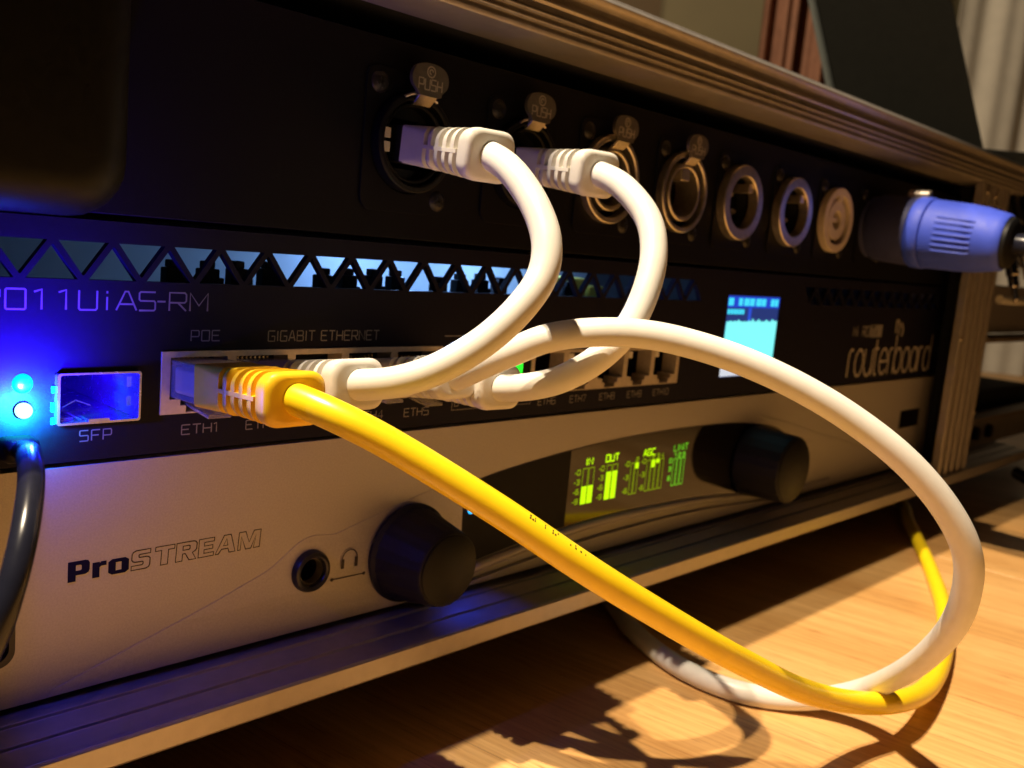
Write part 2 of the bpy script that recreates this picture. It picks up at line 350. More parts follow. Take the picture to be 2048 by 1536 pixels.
bot = [(3, -45.2), (-3.2, -45.5), (-3.5, -45.1), (-4.1, -45.1), (-4.4, -45.7), (-9.2, -46.3), (-9.5, -45.9), (-10.1, -45.9), (-10.4, -46.5), (-15.2, -46.9), (-16.0, -46.6), (-17.0, -46.4), (-17.6, -46.9), (-17.6, -51.2), (-17.0, -51.9), (-15.5, -52.0), (-15.5, -52.6), (3, -52.6)]
rail_x(bot, -260, 560, 'frame_rail')
post = [(418, -12), (418, -15.4)]
x = 418.3
for wv in (5.2, 5.0, 5.0, 5.0):
    post += [(x, -15.6), (x + .5, -16), (x + 2.6, -16), (x + 3.1, -15.4), (x + 3.3, -12.2), (x + 3.3 + wv - .4, -12.2), (x + 3.3 + wv, -15.4)]; x += wv + 3.3
post += [(x, -15.8), (x + .8, -16.2), (x + 3.6, -16.2), (x + 4.2, -15.6), (x + 4.2, -12)]
XR = x + 5.2
g = MB(); g.rings([[(a, b, z) for a, b in post] for z in (-46.9, 94.1)]); g.build('frame_post', M['alu'], case, 35, .12)
g = MB()
g.box(-260, 475, 0.3, 330, 94.4, 106); g.box(-260, 475, 4, 330, -57, -46.8); g.box(438.5, 475, -3.9, 330, -46.7, 94.3); g.box(-260, -250, 4, 330, -46.7, 94.3); g.box(-250, 438, 320, 330, -46.7, 94.3)
g.build('shell', M['lining'], case)
g = MB(); g.box(-255, 476, -10, 325, -53.6, -52.7)
g.build('base_board', M['lining'], case)
g = MB()
for fx, fy in ((-230, 30), (455, 40), (-230, 300), (455, 300)):
    g = MB(); g.lathe((fx, fy, TZ + .01), (0, 0, 1), [(0, 9), (16, 10.5), (18.3, 10.5)], 24, (0, 1, 0)); g.build('foot', M['rubber'], case)
for px_, pz_ in ((424, 90.5), (436, 89.5), (441, 81.5), (419.5, 21), (454.8, -17)):
    g = MB(); g.sphere((px_, -15.9, pz_), 1.5, 12, .5); g.build('rivet', M['nickel'], case)

# ================================================================== PATCH PANEL
pp = thing('patch_panel', (190, 2, 45), 'black metal patch panel with a row of round sockets along its face', 'patch panel')
cx = [85.2, 122.1, 157.5, 193.8, 227.8, 264.5, 299.8, 336.5]; CZ = 66.7
holes = [circ(c, CZ, 11.4) for c in cx]
plate('panel_plate', [[(-44, 45.3), (437, 45.3), (437, 88.4), (-44, 88.4)]] + holes, 0, 2.5, M['black_paint'], pp, .3)
# blunt black cover on the left
def cover():
    loop = lambda ins, r: rrect(-75 + ins, 14.4 - ins, 44.6 + ins, 92 - ins, r)
    g = MB(); rr = []
    for k in range(9):
        a = math.radians(90 * k / 8); R_ = 7
        rr.append([(x, -.05 - 12 - R_ * math.sin(a), z) for x, z in loop(R_ * (1 - math.cos(a)), 9 - 5 * (1 - math.cos(a)))])
    g.rings([[(x, -.05, z) for x, z in loop(0, 9)]] + rr); return g.build('cover', M['black_plastic'], pp, 60)
cover()
def screws(c, par, rr=2.3):
    for sx, sz in ((-9.5, 12), (9.5, -12)):
        g = MB(); x, z = c + sx, CZ + sz
        g.lathe((x, 0, z), (0, -1, 0), [(0, rr + .3), (.5, rr + .25), (1.1, rr * .75), (1.35, rr * .35)], 20)
        o = g.build('screw', M['steel_dark'], par, 50)
        g = MB()
        for a in (20, 110):
            ca, sa = math.cos(math.radians(a)), math.sin(math.radians(a)); l, t = 1.25, .28
            pts = [(x + ca * l - sa * t, z + sa * l + ca * t), (x - ca * l - sa * t, z - sa * l + ca * t), (x - ca * l + sa * t, z - sa * l - ca * t), (x + ca * l + sa * t, z + sa * l - ca * t)]
            g.rings([[(p, -1.42, q) for p, q in pts], [(p, -1.0, q) for p, q in pts]])
        g.build('screw_slot', M['dark'], par)
def flange(c): return rrect(c - 13, c + 13, CZ - 15.5, CZ + 15.5, 3)
def annulus(g, c, r0, r1, y0, y1, n=56):
    g.lathe((c, 0, CZ), (0, -1, 0), [(-y1, r0), (-y0 - .3, r0), (-y0, r0 + .35), (-y0, r1 - .35), (-y0 - .3, r1), (-y1, r1), (-y1, r0)], n, cap=False)
def push_tab(c, par):
    tz = CZ + 13.9; tx = c + .9
    lp = [(tx - 2.9, tz - 3.5), (tx + 2.9, tz - 3.5), (tx + 3.6, tz - 2.6), (tx + 5.0, tz - 1.2), (tx + 5.3, tz + .6), (tx + 4.4, tz + 2.4), (tx + 2.4, tz + 3.3), (tx, tz + 3.55), (tx - 2.4, tz + 3.3), (tx - 4.4, tz + 2.4), (tx - 5.3, tz + .6), (tx - 5.0, tz - 1.2), (tx - 3.6, tz - 2.6)]
    plate('push_tab', [crom2(lp + lp[:1], 3)[:-1]], -5.2, -4.2, M['nickel_tab'], par, .35)
    g = MB(); g.rings([[(tx - 2.6, -5.1, tz - 3.3), (tx + 2.6, -5.1, tz - 3.3), (tx + 2.6, -4.2, tz - 3.2), (tx - 2.6, -4.2, tz - 3.2)], [(tx - 2.6, -2.6, tz - 5.6), (tx + 2.6, -2.6, tz - 5.6), (tx + 2.6, -1.6, tz - 5.2), (tx - 2.6, -1.6, tz - 5.2)]])
    g.build('tab_neck', M['nickel'], par, 30, .2)
    strokes('push_lettering', text('PUSH', tx - 3.4, tx + 3.4, tz - 2.2, 2.3) + [arc(tx, tz + 1.7, 1.15, 0, 360, 16), arc(tx, tz + 1.7, .5, 0, 270, 10)], -5.22, .17, M['nickel_bright'], par)
def well(c, r, par, depth=9, name='socket_well', material='dark'):
    g = MB(); g.lathe((c, 0, CZ), (0, 1, 0), [(1.0, r), (depth, r), (depth, .01)], 40, cap=False); g.build(name, M[material], par, 40)
for i in (0, 1):
    c = cx[i]; nd = node('network_socket', (c, 0, CZ), pp)
    plate('flange', [flange(c), circ(c, CZ, 11.2)], -.6, -.02, M['black_paint'], nd, .2)
    g = MB(); annulus(g, c, 9.4, 10.9, -3.4, 0); annulus(g, c, 8.0, 9.0, -2.2, 3); g.build('collar', M['black_plastic'], nd, 40)
    plate('insert', [circ(c, CZ, 10.1), [(c - 6.6, CZ - 5.6), (c + 6.6, CZ - 5.6), (c + 6.6, CZ + 5.2), (c - 6.6, CZ + 5.2)]], 1.2, 9, M['black_plastic'], nd, .2)
    g = MB()
    for dz in (-1.6, 1.4): g.box(c - 8.9, c - 7.3, -2.7, -2.2, CZ + dz - 1.1, CZ + dz + 1.1)
    g.build('contact_window', M['white_boot'], nd)
    g = MB()
    for a0, a1 in ((62, 80), (100, 118)):
        for rad in (10.9,):
            pts = [(c + math.cos(math.radians(a)) * (rad - 1.0), -3.5, CZ + math.sin(math.radians(a)) * rad) for a in (a0, (a0 + a1) / 2, a1)]; g.tube(pts, .35, 8)
    g.build('latch_bar', M['nickel'], nd)
    push_tab(c, nd); screws(c, nd)
for i in (2, 3):
    c = cx[i]; nd = node('microphone_socket', (c, 0, CZ), pp)
    plate('flange', [flange(c), circ(c, CZ, 11.2)], -.6, -.02, M['black_paint'], nd, .2)
    g = MB(); annulus(g, c, 10.6, 12.2, -3.0, 0); g.build('outer_ring', M['nickel'], nd, 40)
    g = MB(); annulus(g, c, 7.4, 8.7, -2.6, 6); g.build('inner_ring', M['nickel'], nd, 40)
    well(c, 11.0, nd)
    g = MB(); g.box(c - 2.2, c + 2.2, -2.4, 4, CZ + 3.4, CZ + 7.3); g.build('key_tab', M['nickel'], nd, 30, .5)
    push_tab(c, nd); screws(c, nd)
for i in (4, 5):
    c = cx[i]; nd = node('line_output_socket', (c, 0, CZ), pp)
    plate('flange', [flange(c), circ(c, CZ, 11.2)], -.6, -.02, M['black_paint'], nd, .2)
    g = MB(); annulus(g, c, 8.6, 12.3, -3.6, 0); g.build('outer_ring', M['nickel'], nd, 40)
    well(c, 8.9, nd, 12)
    plate('pin_insert', [circ(c, CZ, 8.7)], 5.0, 7.0, M['black_plastic'], nd)
    g = MB(); g.box(c + 3.6, c + 6.6, -2.6, 6, CZ + 3.6, CZ + 6.6); g.build('key_tab', M['nickel'], nd, 30, .4)
    for a in (90 + 0, 210, 330):
        g = MB(); px_, pz_ = c + 3.6 * math.cos(math.radians(a)), CZ - 1 + 3.6 * math.sin(math.radians(a)); g.lathe((px_, 12, pz_), (0, -1, 0), [(0, 1.0), (9.6, 1.0), (10.6, .5)], 14); g.build('pin', M['nickel'], nd, 40)
    screws(c, nd)
c = cx[6]; nd = node('power_outlet', (c, 0, CZ), pp)
plate('flange', [flange(c), circ(c, CZ, 11.2)], -.6, -.02, M['black_paint'], nd, .2)
g = MB(); annulus(g, c, 9.4, 12.4, -3.4, 0); g.build('outer_ring', M['beige'], nd, 40)
g = MB(); annulus(g, c, 3.4, 7.6, -2.6, 8); g.build('core', M['beige'], nd, 40)
well(c, 9.7, nd, 9)
g = MB(); g.box(c - 1.3, c + 1.3, -3.3, 2, CZ + 7.2, CZ + 9.8); g.box(c - 3.6, c + 1.0, -2.2, 2, CZ - .9, CZ + .9); g.build('key_tab', M['beige'], nd, 30, .3)
screws(c, nd)
c = cx[7]; nd = node('power_inlet', (c, 0, CZ), pp)
plate('flange', [flange(c), circ(c, CZ, 11.2)], -.6, -.02, M['black_paint'], nd, .2)
g = MB(); annulus(g, c, 10.2, 12.4, -2.0, 0); g.build('outer_ring', M['blue_dark'], nd, 40)
well(c, 10.4, nd, 9); screws(c, nd)

# mated blue power plug with its black lead
pl = thing('power_plug', (336.5, -2, CZ), 'chunky blue power plug with ribbed grip and black lead', 'plug')
a = Vector((0, -1, -.06)).normalized()
P0 = Vector((336.5, -2.2, CZ))
g = MB(); g.lathe(P0, a, [(0, 10), (.2, 12.2), (2, 13.4), (16.5, 13.7), (17.0, 13.7)], 56); g.build('plug_sleeve', M['blue_dark'], pl, 40)
g = MB(); g.lathe(P0 + a * 17.1, a, [(0, 13.6), (.8, 14.2), (5.0, 14.2), (5.6, 13.8), (5.7, 13.2)], 64); g.build('locking_collar', M['blue'], pl, 40)
g = MB(); g.lathe(P0 + a * 22.8, a, [(0, 12.9), (.5, 13.7), (14, 13.2), (20, 12.6), (26.5, 11.3), (28.5, 10.9), (29.2, 10.2)], 72)
u_ = a.cross(Vector((0, 0, 1))).normalized(); v_ = u_.cross(a)
for sgn in (0, 180):
    for k in range(7):
        an = math.radians(sgn + (k - 3) * 9.5 + 180); q = [P0 + a * (22.8 + t) + (u_ * math.cos(an) + v_ * math.sin(an)) * (13.35 - t * .03 + (.25 if 6 < t < 18 else -.3)) for t in (4.5, 6.5, 12, 17.5, 19.5)]
        g.tube(q, .55, 8)
g.build('grip_body', M['blue'], pl, 40)
g = MB(); g.lathe(P0 + a * 51.9, a, [(0, 9.9), (1.6, 9.6), (2.6, 8.2), (2.7, 4.2)], 40); g.build('gland_nut', M['black_plastic'], pl, 40)
g = MB(); g.lathe(P0 + a * 12 + Vector((0, 0, 14.2)), Vector((0, -1, 0)), [(0, 1.6), (.5, 2.2), (8.5, 2.2), (9, 1.6)], 24, (1, 0, 0)); g.build('release_latch', M['nickel'], pl, 40)
pe = P0 + a * 53
g = MB(); g.tube(relax(crom([pe, pe + a * 8, pe + a * 22 + Vector((2, 0, -1)), pe + a * 44 + Vector((14, 0, -8)), pe + a * 58 + Vector((36, 0, -22)), pe + a * 60 + Vector((70, 6, -60)), pe + a * 52 + Vector((110, 10, -110)), pe + a * 46 + Vector((150, 30, -122)), pe + a * 40 + Vector((220, 80, -122))], 10)), 4.0, 20); g.build('lead', M['grey_cable'], pl, 60)

# ================================================================== ROUTER
rt = thing('network_router', (190, 2, 1), 'black rack router with triangle vents, port rows and small lit screen', 'router')
tri = []
ZB, ZT = 33.5, 40.2
def tri_holes(x0, x1, p):
    out = []; x = x0; strut = .62
    while x < x1:
        # strut foot at x: down-pointing triangle between feet centred on the foot, up-pointing between
        out.append([(x - p * .5 + strut * 1.5, ZT), (x + p * .5 - strut * 1.5, ZT), (x + .12, ZB + .75), (x - .12, ZB + .75)][::-1])
        out.append([(x + strut * 1.5, ZB), (x + p - strut * 1.5, ZB), (x + p * .5 + .12, ZT - .75), (x + p * .5 - .12, ZT - .75)])
        x += p
    return out
v1 = tri_holes(-29.0, 206, 10.62); v2 = tri_holes(291, 424, 10.62)
port = lambda c, zb, hw=6.0: [(c - hw, zb + 3.0), (c - 3.7, zb + 3.0), (c - 3.7, zb + 1.7), (c - 2.5, zb + 1.7), (c - 2.5, zb + .35), (c + 2.5, zb + .35), (c + 2.5, zb + 1.7), (c + 3.7, zb + 1.7), (c + 3.7, zb + 3.0), (c + hw, zb + 3.0), (c + hw, zb + 11.15), (c - hw, zb + 11.15)]
B1 = [(28.4, 8.0), (100.6, 8.0), (100.6, 20.35), (28.4, 20.35)]
B2 = [(133.6, 6.6), (205.0, 6.6), (205.0, 18.6), (133.6, 18.6)]
S1 = [(9.0, 7.6), (24.1, 7.6), (24.1, 16.9), (9.0, 16.9)]
LC = [(231.4, 7.2), (268.3, 7.2), (268.3, 35.8), (231.4, 35.8)]
grow = lambda b, d: [(b[0][0] - d, b[0][1] - d), (b[1][0] + d, b[1][1] - d), (b[2][0] + d, b[2][1] + d), (b[3][0] - d, b[3][1] + d)]
plate('face_plate', [[(-44, .5), (437, .5), (437, 44.1), (-44, 44.1)]] + v1 + v2 + [grow(B1, .05), grow(B2, .05), grow(S1, .05), LC, circ(3.58, 15.28, 1.75, 24), circ(3.62, 10.6, 1.6, 24)], 0, 1.6, M['router_paint'], rt)
g = MB(); g.box(-40, 432, 60, 60.8, 1, 43.5); g.box(-40, 432, 1.7, 60, .6, 1.4); g.box(-40, 432, 1.7, 60, 43.4, 44); g.box(-41, -40.2, 1.7, 60, 1, 43.5); g.box(432, 432.8, 1.7, 60, 1, 43.5); g.build('enclosure', M['pcb'], rt)
g = MB(); random.seed(3)
for k in range(15):
    x = 38 + k * 7.4 + (k // 4) * 7 + random.uniform(-.4, .4)
    h = 37.2 + random.uniform(-.9, .6)
    g.box(x - 2.3, x + 1.9, 13, 16, 20, h - 1.6); g.box(x - 1.5, x + .9, 13.2, 15.8, h - 1.6, h); g.box(x + 1.9, x + 3.2, 13.3, 15.7, 20, h - 3.4 - random.random())
g.build('internal_connectors', M['black_plastic'], rt, 40, .3)
g = MB(); g.box(226, 273, 3, 58, 21.2, 43.2); g.build('vent_light_blocker', M['dark'], rt)  # unseen box added to keep the board glow out of the right vents
g = MB(); g.box(168, 184, 24, 34, 20, 37.5); g.box(188, 196, 26, 34, 20, 35); g.build('transformer', M['yellow_part'], rt, 40, .8)
g = MB(); g.box(-40, 432, 1.7, 59.9, 20, 21); g.build('circuit_board', mat('green_circuit_board', (.02, .07, .05), .5), rt)
# ganged port blocks
def port_block(B, cs, zb, nm):
    plate(nm, [B] + [port(c, zb) for c in cs], -.35, 5, M['tin'], rt, .1)
    g = MB()
    for c in cs:
        g.box(c - 6.4, c + 6.4, 12, 12.4, zb, zb + 11.5); g.box(c - 6.5, c - 6.1, 5, 12, zb, zb + 11.4); g.box(c + 6.1, c + 6.5, 5, 12, zb, zb + 11.4); g.box(c - 6.5, c + 6.5, 5, 12, zb + 11.2, zb + 11.6); g.box(c - 6.5, c + 6.5, 5, 12, zb - .1, zb + .3)
    g.build('port_cavity', M['jack'], rt)
    g = MB()
    for c in cs:
        for k in range(8): x = c - 3.57 + 1.02 * k; g.tube([(x, 3.5, zb + 10.6), (x, 8, zb + 8.0), (x, 11.5, zb + 7.4)], .2, 6)
    g.build('port_contacts', M['steel_dark'], rt)
C1 = [36.3 + 14.05 * k for k in range(5)]; C2 = [141.0 + 14.05 * k for k in range(5)]
port_block(B1, C1, 8.0, 'port_block'); port_block(B2, C2, 6.6, 'port_block')
g = MB()
for c in C2[1:]: g.box(c - 5.2, c - 2.8, .5, 3, 6.6 + 8.6, 6.6 + 10.6)
g.build('port_light_lens', M['white_boot'], rt)
g = MB(); g.box(127.3, 130.0, -.5, 1.8, 12.6, 15.2); g.build('link_light', M['g_green'], rt)
# SFP cage
cg = node('module_cage', (16.5, 0, 12), rt)
plate('cage_walls', [rrect(8.95, 24.15, 7.55, 16.95, .5), rrect(9.45, 23.75, 7.95, 16.6, .4)], -1.3, 46, M['cage'], cg)
g = MB(); g.box(9.2, 24, 44, 46, 7.8, 16.8); g.build('cage_end', M['jack'], cg)
g = MB()
for z0, z1 in ((9.6, 11.4), (13.2, 15.2)): g.box(23.3, 23.72, 3, 9, z0, z1)
g.box(14.4, 18.2, -1.6, 3, 7.9, 8.5); g.box(10, 13, 2, 14, 7.96, 8.3); g.tube([(13.6, 0, 8.2), (12.5, 4, 9.0), (11, 10, 8.3)], .18, 6); g.tube([(15, 12, 8.1), (17.5, 12, 9.4), (20.5, 12, 8.2)], .16, 6)
g.build('cage_springs', M['cage'], cg, 40)
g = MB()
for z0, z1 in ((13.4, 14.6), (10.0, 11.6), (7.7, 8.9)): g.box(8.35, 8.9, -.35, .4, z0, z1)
g.build('leaked_light_glow', M['g_cyan'], cg)  # glowing bars stand in for LED light passing the cage slots
# indicator lights
g = MB(); g.lathe((3.58, .8, 15.28), (0, -1, 0), [(0, 1.7), (.9, 1.7), (1.2, 1.4), (1.35, .8), (1.4, .01)], 28, cap=False); g.build('indicator_light', M['g_cyan'], rt, 60)
g = MB(); g.sphere((3.62, -.6, 10.6), 1.4, 20, 1.15); g.build('power_light', M['g_white'], rt, 80)
point_light('power_light_lamp', (4.2, -6.0, 11.0), .046, (0.012, .04, 1.0), .8)
spot('added_glare_spot', (3.6, -9.5, 11.5), (3.0, 0, 17.5), .55, (.03, .0, 1.0), 142, 1.0)  # added spot imitates the wide lens glare around the LED on the panel
spot('added_glare_spot', (3.62, -4.5, 10.4), (3.62, 0, 10.4), .10, (0, 1.0, .95), 150, 1.0)  # second added spot, for the tight cyan glare halo
point_light('cage_fill_light', (12.5, 30, 12.5), .004, (0.008, .0, 1.0), 1.0)  # added fill for the blue inside the cage; no lamp sits there
# inside glow from the screen backlight
point_light('router_board_lamp', (118, 36, 41.0), .050, (.24, .46, 1.0), 2.0)
point_light('router_board_lamp', (168, 36, 41.0), .050, (.24, .46, 1.0), 2.0)
point_light('router_board_lamp', (318, 30, 40.5), .001, (.08, .22, 1.0), 2.0)
# screen
ls = node('status_screen', (250, 0, 21), rt)
def quad(name, x0, x1, z0, z1, y, material, par): 
    g = MB(); g.box(x0, x1, y, y + .12, z0, z1); return g.build(name, M[material], par, 0)
quad('screen_backing', 231.4, 268.3, 7.2, 35.8, .5, 'lcd_back', ls)
quad('title_bar', 231.6, 268.1, 31.6, 35.6, .3, 'lcd_bar', ls)
g = MB()
for x0, x1 in ((232.2, 235.4), (239.0, 241.4), (242.6, 246.0), (246.6, 249.6), (251.0, 254.2), (254.8, 257.8), (261.6, 264.0), (264.6, 266.8)): g.box(x0, x1, .14, .26, 32.3, 34.9)
for k in range(6): g.box(232.2 + k * 1.9, 233.6 + k * 1.9, .14, .26, 29.3, 31.0)
g.build('screen_lettering', M['lcd_text'], ls)
quad('grid_line', 246.6, 248.4, 27, 31.5, .3, 'lcd_line', ls)
pts = [(231.9, 12.4)]; pts += [(267.6, 12.4)]; n = 40; top_ = []
random.seed(11)
for k in range(n + 1): top_.append((267.6 - 35.4 * k / n, 26.7 + random.choice((0, 0, .2, .4, 1.1)) * random.random()))
plate('traffic_graph', [pts + top_], .12, .25, M['lcd_cyan'], ls, 0, 0)
quad('status_strip', 231.6, 268.1, 7.4, 12.0, .3, 'lcd_white', ls)
# lettering
tx = []
HT = 3.45; zt = 28.15
for ch, x0, x1 in (('R', -17, -13.6), ('B', -12.6, -9.2), ('2', -3.6, -.3), ('0', .62, 3.84), ('1', 5.2, 6.9), ('1', 9.3, 11.0), ('U', 12.8, 16.0), ('A', 19.5, 23.3), ('S', 23.8, 26.9), ('-', 27.3, 28.9), ('R', 29.7, 33.1), ('M', 33.9, 37.6)):
    for ln in FONT[ch]: tx.append([(x0 + a_ * (x1 - x0), zt + b_ * HT) for a_, b_ in ln])
tx += [[(17.8, zt), (17.8, zt + 2.4)], [(17.8, zt + 3.0), (17.8, zt + HT)]]
strokes('model_lettering', tx, -.03, .17, M['print_grey'], rt)
tx = text('POE', 34.4, 40.5, 22.3, 2.05, .35) + text('GIGABIT ETHERNET', 51.6, 80.7, 22.05, 2.15, .32) + text('SFP', 13.5, 19.3, 4.15, 1.95, .4)
for k in range(5): tx += text('ETH%d' % (k + 1), 33.2 + 14.2 * k, 40.9 + 14.2 * k, 3.75 - .1 * k, 1.9, .3)
for k in range(5): tx += text('ETH%d' % (k + 6), 138.0 + 13.66 * k, (145.2 if k < 4 else 146.4) + 13.66 * k, 3.2 - .05 * k, 1.9, .3)
tx += [[(101.2, 22.75), (112, 22.7)], [(105.5, 6.0), (105.5, 3.9), (134.8, 3.9), (134.8, 5.6)]] + text('0', 106.3, 107.7, 4.9, 1.5)
strokes('port_lettering', tx, -.03, .12, M['print_grey'], rt)
def low(ch, x, w_, z, h):
    r = w_ / 2; n = 10; e = lambda a0, a1: [(x + r + r * math.cos(math.radians(a0 + (a1 - a0) * i / n)), z + h / 2 + h / 2 * math.sin(math.radians(a0 + (a1 - a0) * i / n))) for i in range(n + 1)]
    return {'r': [[(x, z), (x, z + h * .7)] + [(x + r * .9 - r * .9 * math.cos(math.radians(t)), z + h * .7 + h * .3 * math.sin(math.radians(t))) for t in (30, 60, 90, 120)]],
            'o': [e(0, 360)], 'u': [[(x, z + h), (x, z + h * .3)] + e(200, 340)[0:] + [(x + w_, z + h)], [(x + w_, z + h), (x + w_, z)]],
            't': [[(x + r * .6, z + h * 1.35), (x + r * .6, z + h * .2), (x + r, z + .02 * h), (x + w_ * .8, z)], [(x, z + h), (x + w_ * .8, z + h)]],
            'e': [[(x, z + h / 2), (x + w_, z + h / 2)] + e(0, 320)[1:]], 'b': [[(x, z + h * 1.5), (x, z)], e(0, 360)], 'a': [e(0, 360), [(x + w_, z + h), (x + w_, z)]], 'd': [e(0, 360), [(x + w_, z + h * 1.5), (x + w_, z)]]}[ch]
tx = []; x = 334
for ch, w_ in (('r', 5.2), ('o', 8.4), ('u', 8), ('t', 5.4), ('e', 8.4), ('r', 5.2), ('b', 8.4), ('o', 8.4), ('a', 8.4), ('r', 5.2), ('d', 8.4)):
    tx += low(ch, x, w_, 3.2, 11.8); x += (w_ + 1.35)
tx += [[(380, 22), (380, 28)], [(383, 21.5), (384, 25), (381.5, 28)], [(387, 20.5), (388.5, 23), (386, 26.5)]]
strokes('logo_lettering', tx, -.03, .62, M['print_logo'], rt)
strokes('maker_lettering', text('MiKRO', 335, 350.5, 20.8, 4.0, .35), -.03, .35, M['print_grey'], rt)
plate('maker_badge', [rrect(351.8, 364.5, 20.2, 25.6, .5)], -.06, .0, M['print_grey'], rt)
strokes('badge_lettering', text('TiK', 353, 363.4, 20.9, 4.0, .4), -.07, .4, M['router_paint'], rt)

# ================================================================== AUDIO PROCESSOR
ap = thing('audio_processor', (190, 2, -44), 'silver rack audio processor with two black knobs and green level display', 'audio processor')
slot1 = rrect(-9, 2.9, -36, -24.8, 3.0); 
JX, JZ = 65.4, -30.35
plate('face_plate', [[(-44, -44.1), (437, -44.1), (437, -.4), (-44, -.4)], slot1, circ(JX, JZ, 4.9, 36), circ(-3.0, -13.5, 3.2, 24)], 0, 3, M['silver'], ap)
g = MB(); g.box(-9.4, 3.3, 3.2, 4, -36.5, -24.3); g.build('slot_backing', M['steel_dark'], ap)
plate('slot_rim', [rrect(-9, 2.95, -36.05, -24.75, 3.0), rrect(-9, 1.9, -35.0, -25.8, 2.4)], -.25, 2.9, M['steel_dark'], ap, .2)
g = MB(); g.lathe((-3.0, 2, -13.5), (0, -1, 0), [(0, 3.1), (2.6, 3.1), (3.4, 2.2), (3.6, .01)], 28, cap=False); g.build('mounting_screw', M['steel_dark'], ap, 50)
# raised lens-shaped relief plate
upper = crom2([(9.2, -42.9), (23.3, -38.5), (38.9, -33.8), (50, -30.0), (55.2, -28.0), (59.0, -25.5), (62.5, -23.2), (66.0, -22.3), (69.5, -22.7), (73.5, -22.6), (84.9, -19.7), (97.2, -16.9), (108, -14.9), (111.9, -14.2)], 6)
rp = plate('relief_plate', [upper + [(100, -43.9), (80, -43.9), (60, -43.9), (40, -43.9), (22, -43.9), (9.2, -43.9)][0:0] + [(111.9, -43.9), (90, -43.9), (70, -43.9), (50, -43.9), (30, -43.9), (18, -43.9), (9.2, -43.9)], circ(JX, JZ, 4.9, 36)], -.11, -.01, M['silver'], ap, 0, 0)
def z_top(x):
    for (xa, za), (xb, zb) in zip(upper, upper[1:]):
        if xa <= x <= xb: return za + (zb - za) * (x - xa) / max(1e-6, xb - xa)
    return upper[-1][1] if x > 60 else upper[0][1]
for v in rp.data.vertices:      # the lower relief leans outward towards its foot
    wx, wz = (v.co.x + 0) / S, v.co.z / S
    if v.co.y < -.03 * S: v.co.y -= .045 * max(0, z_top(wx) - wz) * S
wt = crom2([(111.7, -16.6), (125.3, -14.2), (145.5, -12.0), (168, -10.2), (193.6, -9.3), (223, -9.2), (249.7, -10.2), (275, -13.5), (292, -20)], 6)
wb = crom2([(292, -33), (270, -38.4), (250, -36.4), (228.6, -34.7), (198.3, -33.7), (171.8, -33.5), (148.6, -34.6), (128.2, -36.7), (111.7, -38.6)], 6)
wl = [p for p in wt if p[0] < 154.5]; wl2 = [p for p in wb if p[0] < 154.5]; wr = [p for p in wt if p[0] > 154.7]; wr2 = [p for p in wb if p[0] > 154.7]
plate('window_bezel', [wl + [(154.5, -11.2), (154.5, -34.2)] + wl2], -.3, -.01, M['bezel'], ap)
plate('display_glass', [[(154.6, -34.2), (154.6, -11.2)] + wr + wr2], -.25, -.01, M['glass'], ap)
lens_rim = crom2([(112.3, -39.4), (128, -37.6), (148.6, -35.4), (172, -34.2), (198.3, -34.4), (228.6, -35.4), (252, -37.3), (275, -39.6), (300, -40.5), (330, -40)], 8)
g = MB(); g.tube([(x, -.2, z - 1.0) for x, z in lens_rim], [1.5 - .3 * i / len(lens_rim) for i in range(len(lens_rim))], 12); g.build('lower_bead', M['silver'], ap, 60)
low2 = crom2([(112.3, -43.2), (135, -41.6), (160, -39.9), (185, -39.3), (210, -39.2), (235, -39.9), (262, -41.6), (290, -43.4)], 8)
plate('lower_relief', [low2 + [(290, -44), (112.3, -44)]], -1.4, -.01, M['silver'], ap, .5)
upper2 = crom2([(262, -8.0), (285, -12.5), (315, -19.5), (350, -27), (390, -36), (415, -43)], 6)
plate('relief_plate', [upper2 + [(300, -43.9), (292.5, -33), (292.5, -20), (277, -13.2)]], -.3, -.01, M['silver'], ap, .12)
# meters
ms = node('level_meters', (185, 0, -22), ap)
outl = lambda x0, x1, z0, z1: [(x0, z0), (x1, z0), (x1, z1), (x0, z1), (x0, z0)]
YM = -.36
bright = MB(); fr = []; frl = []; limf = MB(); dimf = MB()
for x0 in (160.8, 163.7): fr.append(outl(x0, x0 + 2.4, -28.3, -17.4)); bright.box(x0, x0 + 2.4, YM - .04, YM + .04, -28.3, -22.9)
for x0 in (172.3, 175.3): fr.append(outl(x0, x0 + 2.4, -28.4, -17.6)); bright.box(x0, x0 + 2.4, YM - .04, YM + .04, -28.4, -19.7)
for x0 in (184.8, 187.0): fr.append(outl(x0, x0 + 1.7, -28.4, -18.3))
bright.box(187.0, 188.7, YM - .04, YM + .04, -20.2, -18.4)
for k in range(4): fr.append(outl(193.4 + 2.45 * k, 195.3 + 2.45 * k, -28.4, -18.3))
bright.box(195.85, 197.75, YM - .04, YM + .04, -20.8, -18.4); bright.box(198.3, 200.2, YM - .04, YM + .04, -19.6, -18.4)
for k in range(3): frl.append(outl(208.6 + 2.4 * k, 210.4 + 2.4 * k, -28.5, -19.4))
bright.build('meter_bars', M['g_meter'], ms)
strokes('meter_frames', fr, YM, .20, M['g_meter_dim'], ms); strokes('limit_frames', frl, YM, .22, M['g_meter_lim'], ms)
tx = text('IN', 162.0, 165.0, -16.4, 2.0, .35) + text('OUT', 171.5, 177.8, -16.4, 2.1, .35) + text('AGC', 191.0, 197.2, -16.6, 2.0, .35)
strokes('meter_lettering', tx, YM, .24, M['g_meter'], ms)
tx = text('LIMIT', 208.2, 216.3, -16.7, 2.1, .35)
for k in range(3): tx += text('123'[k], 208.8 + 2.4 * k, 210.2 + 2.4 * k, -18.9, 1.3)
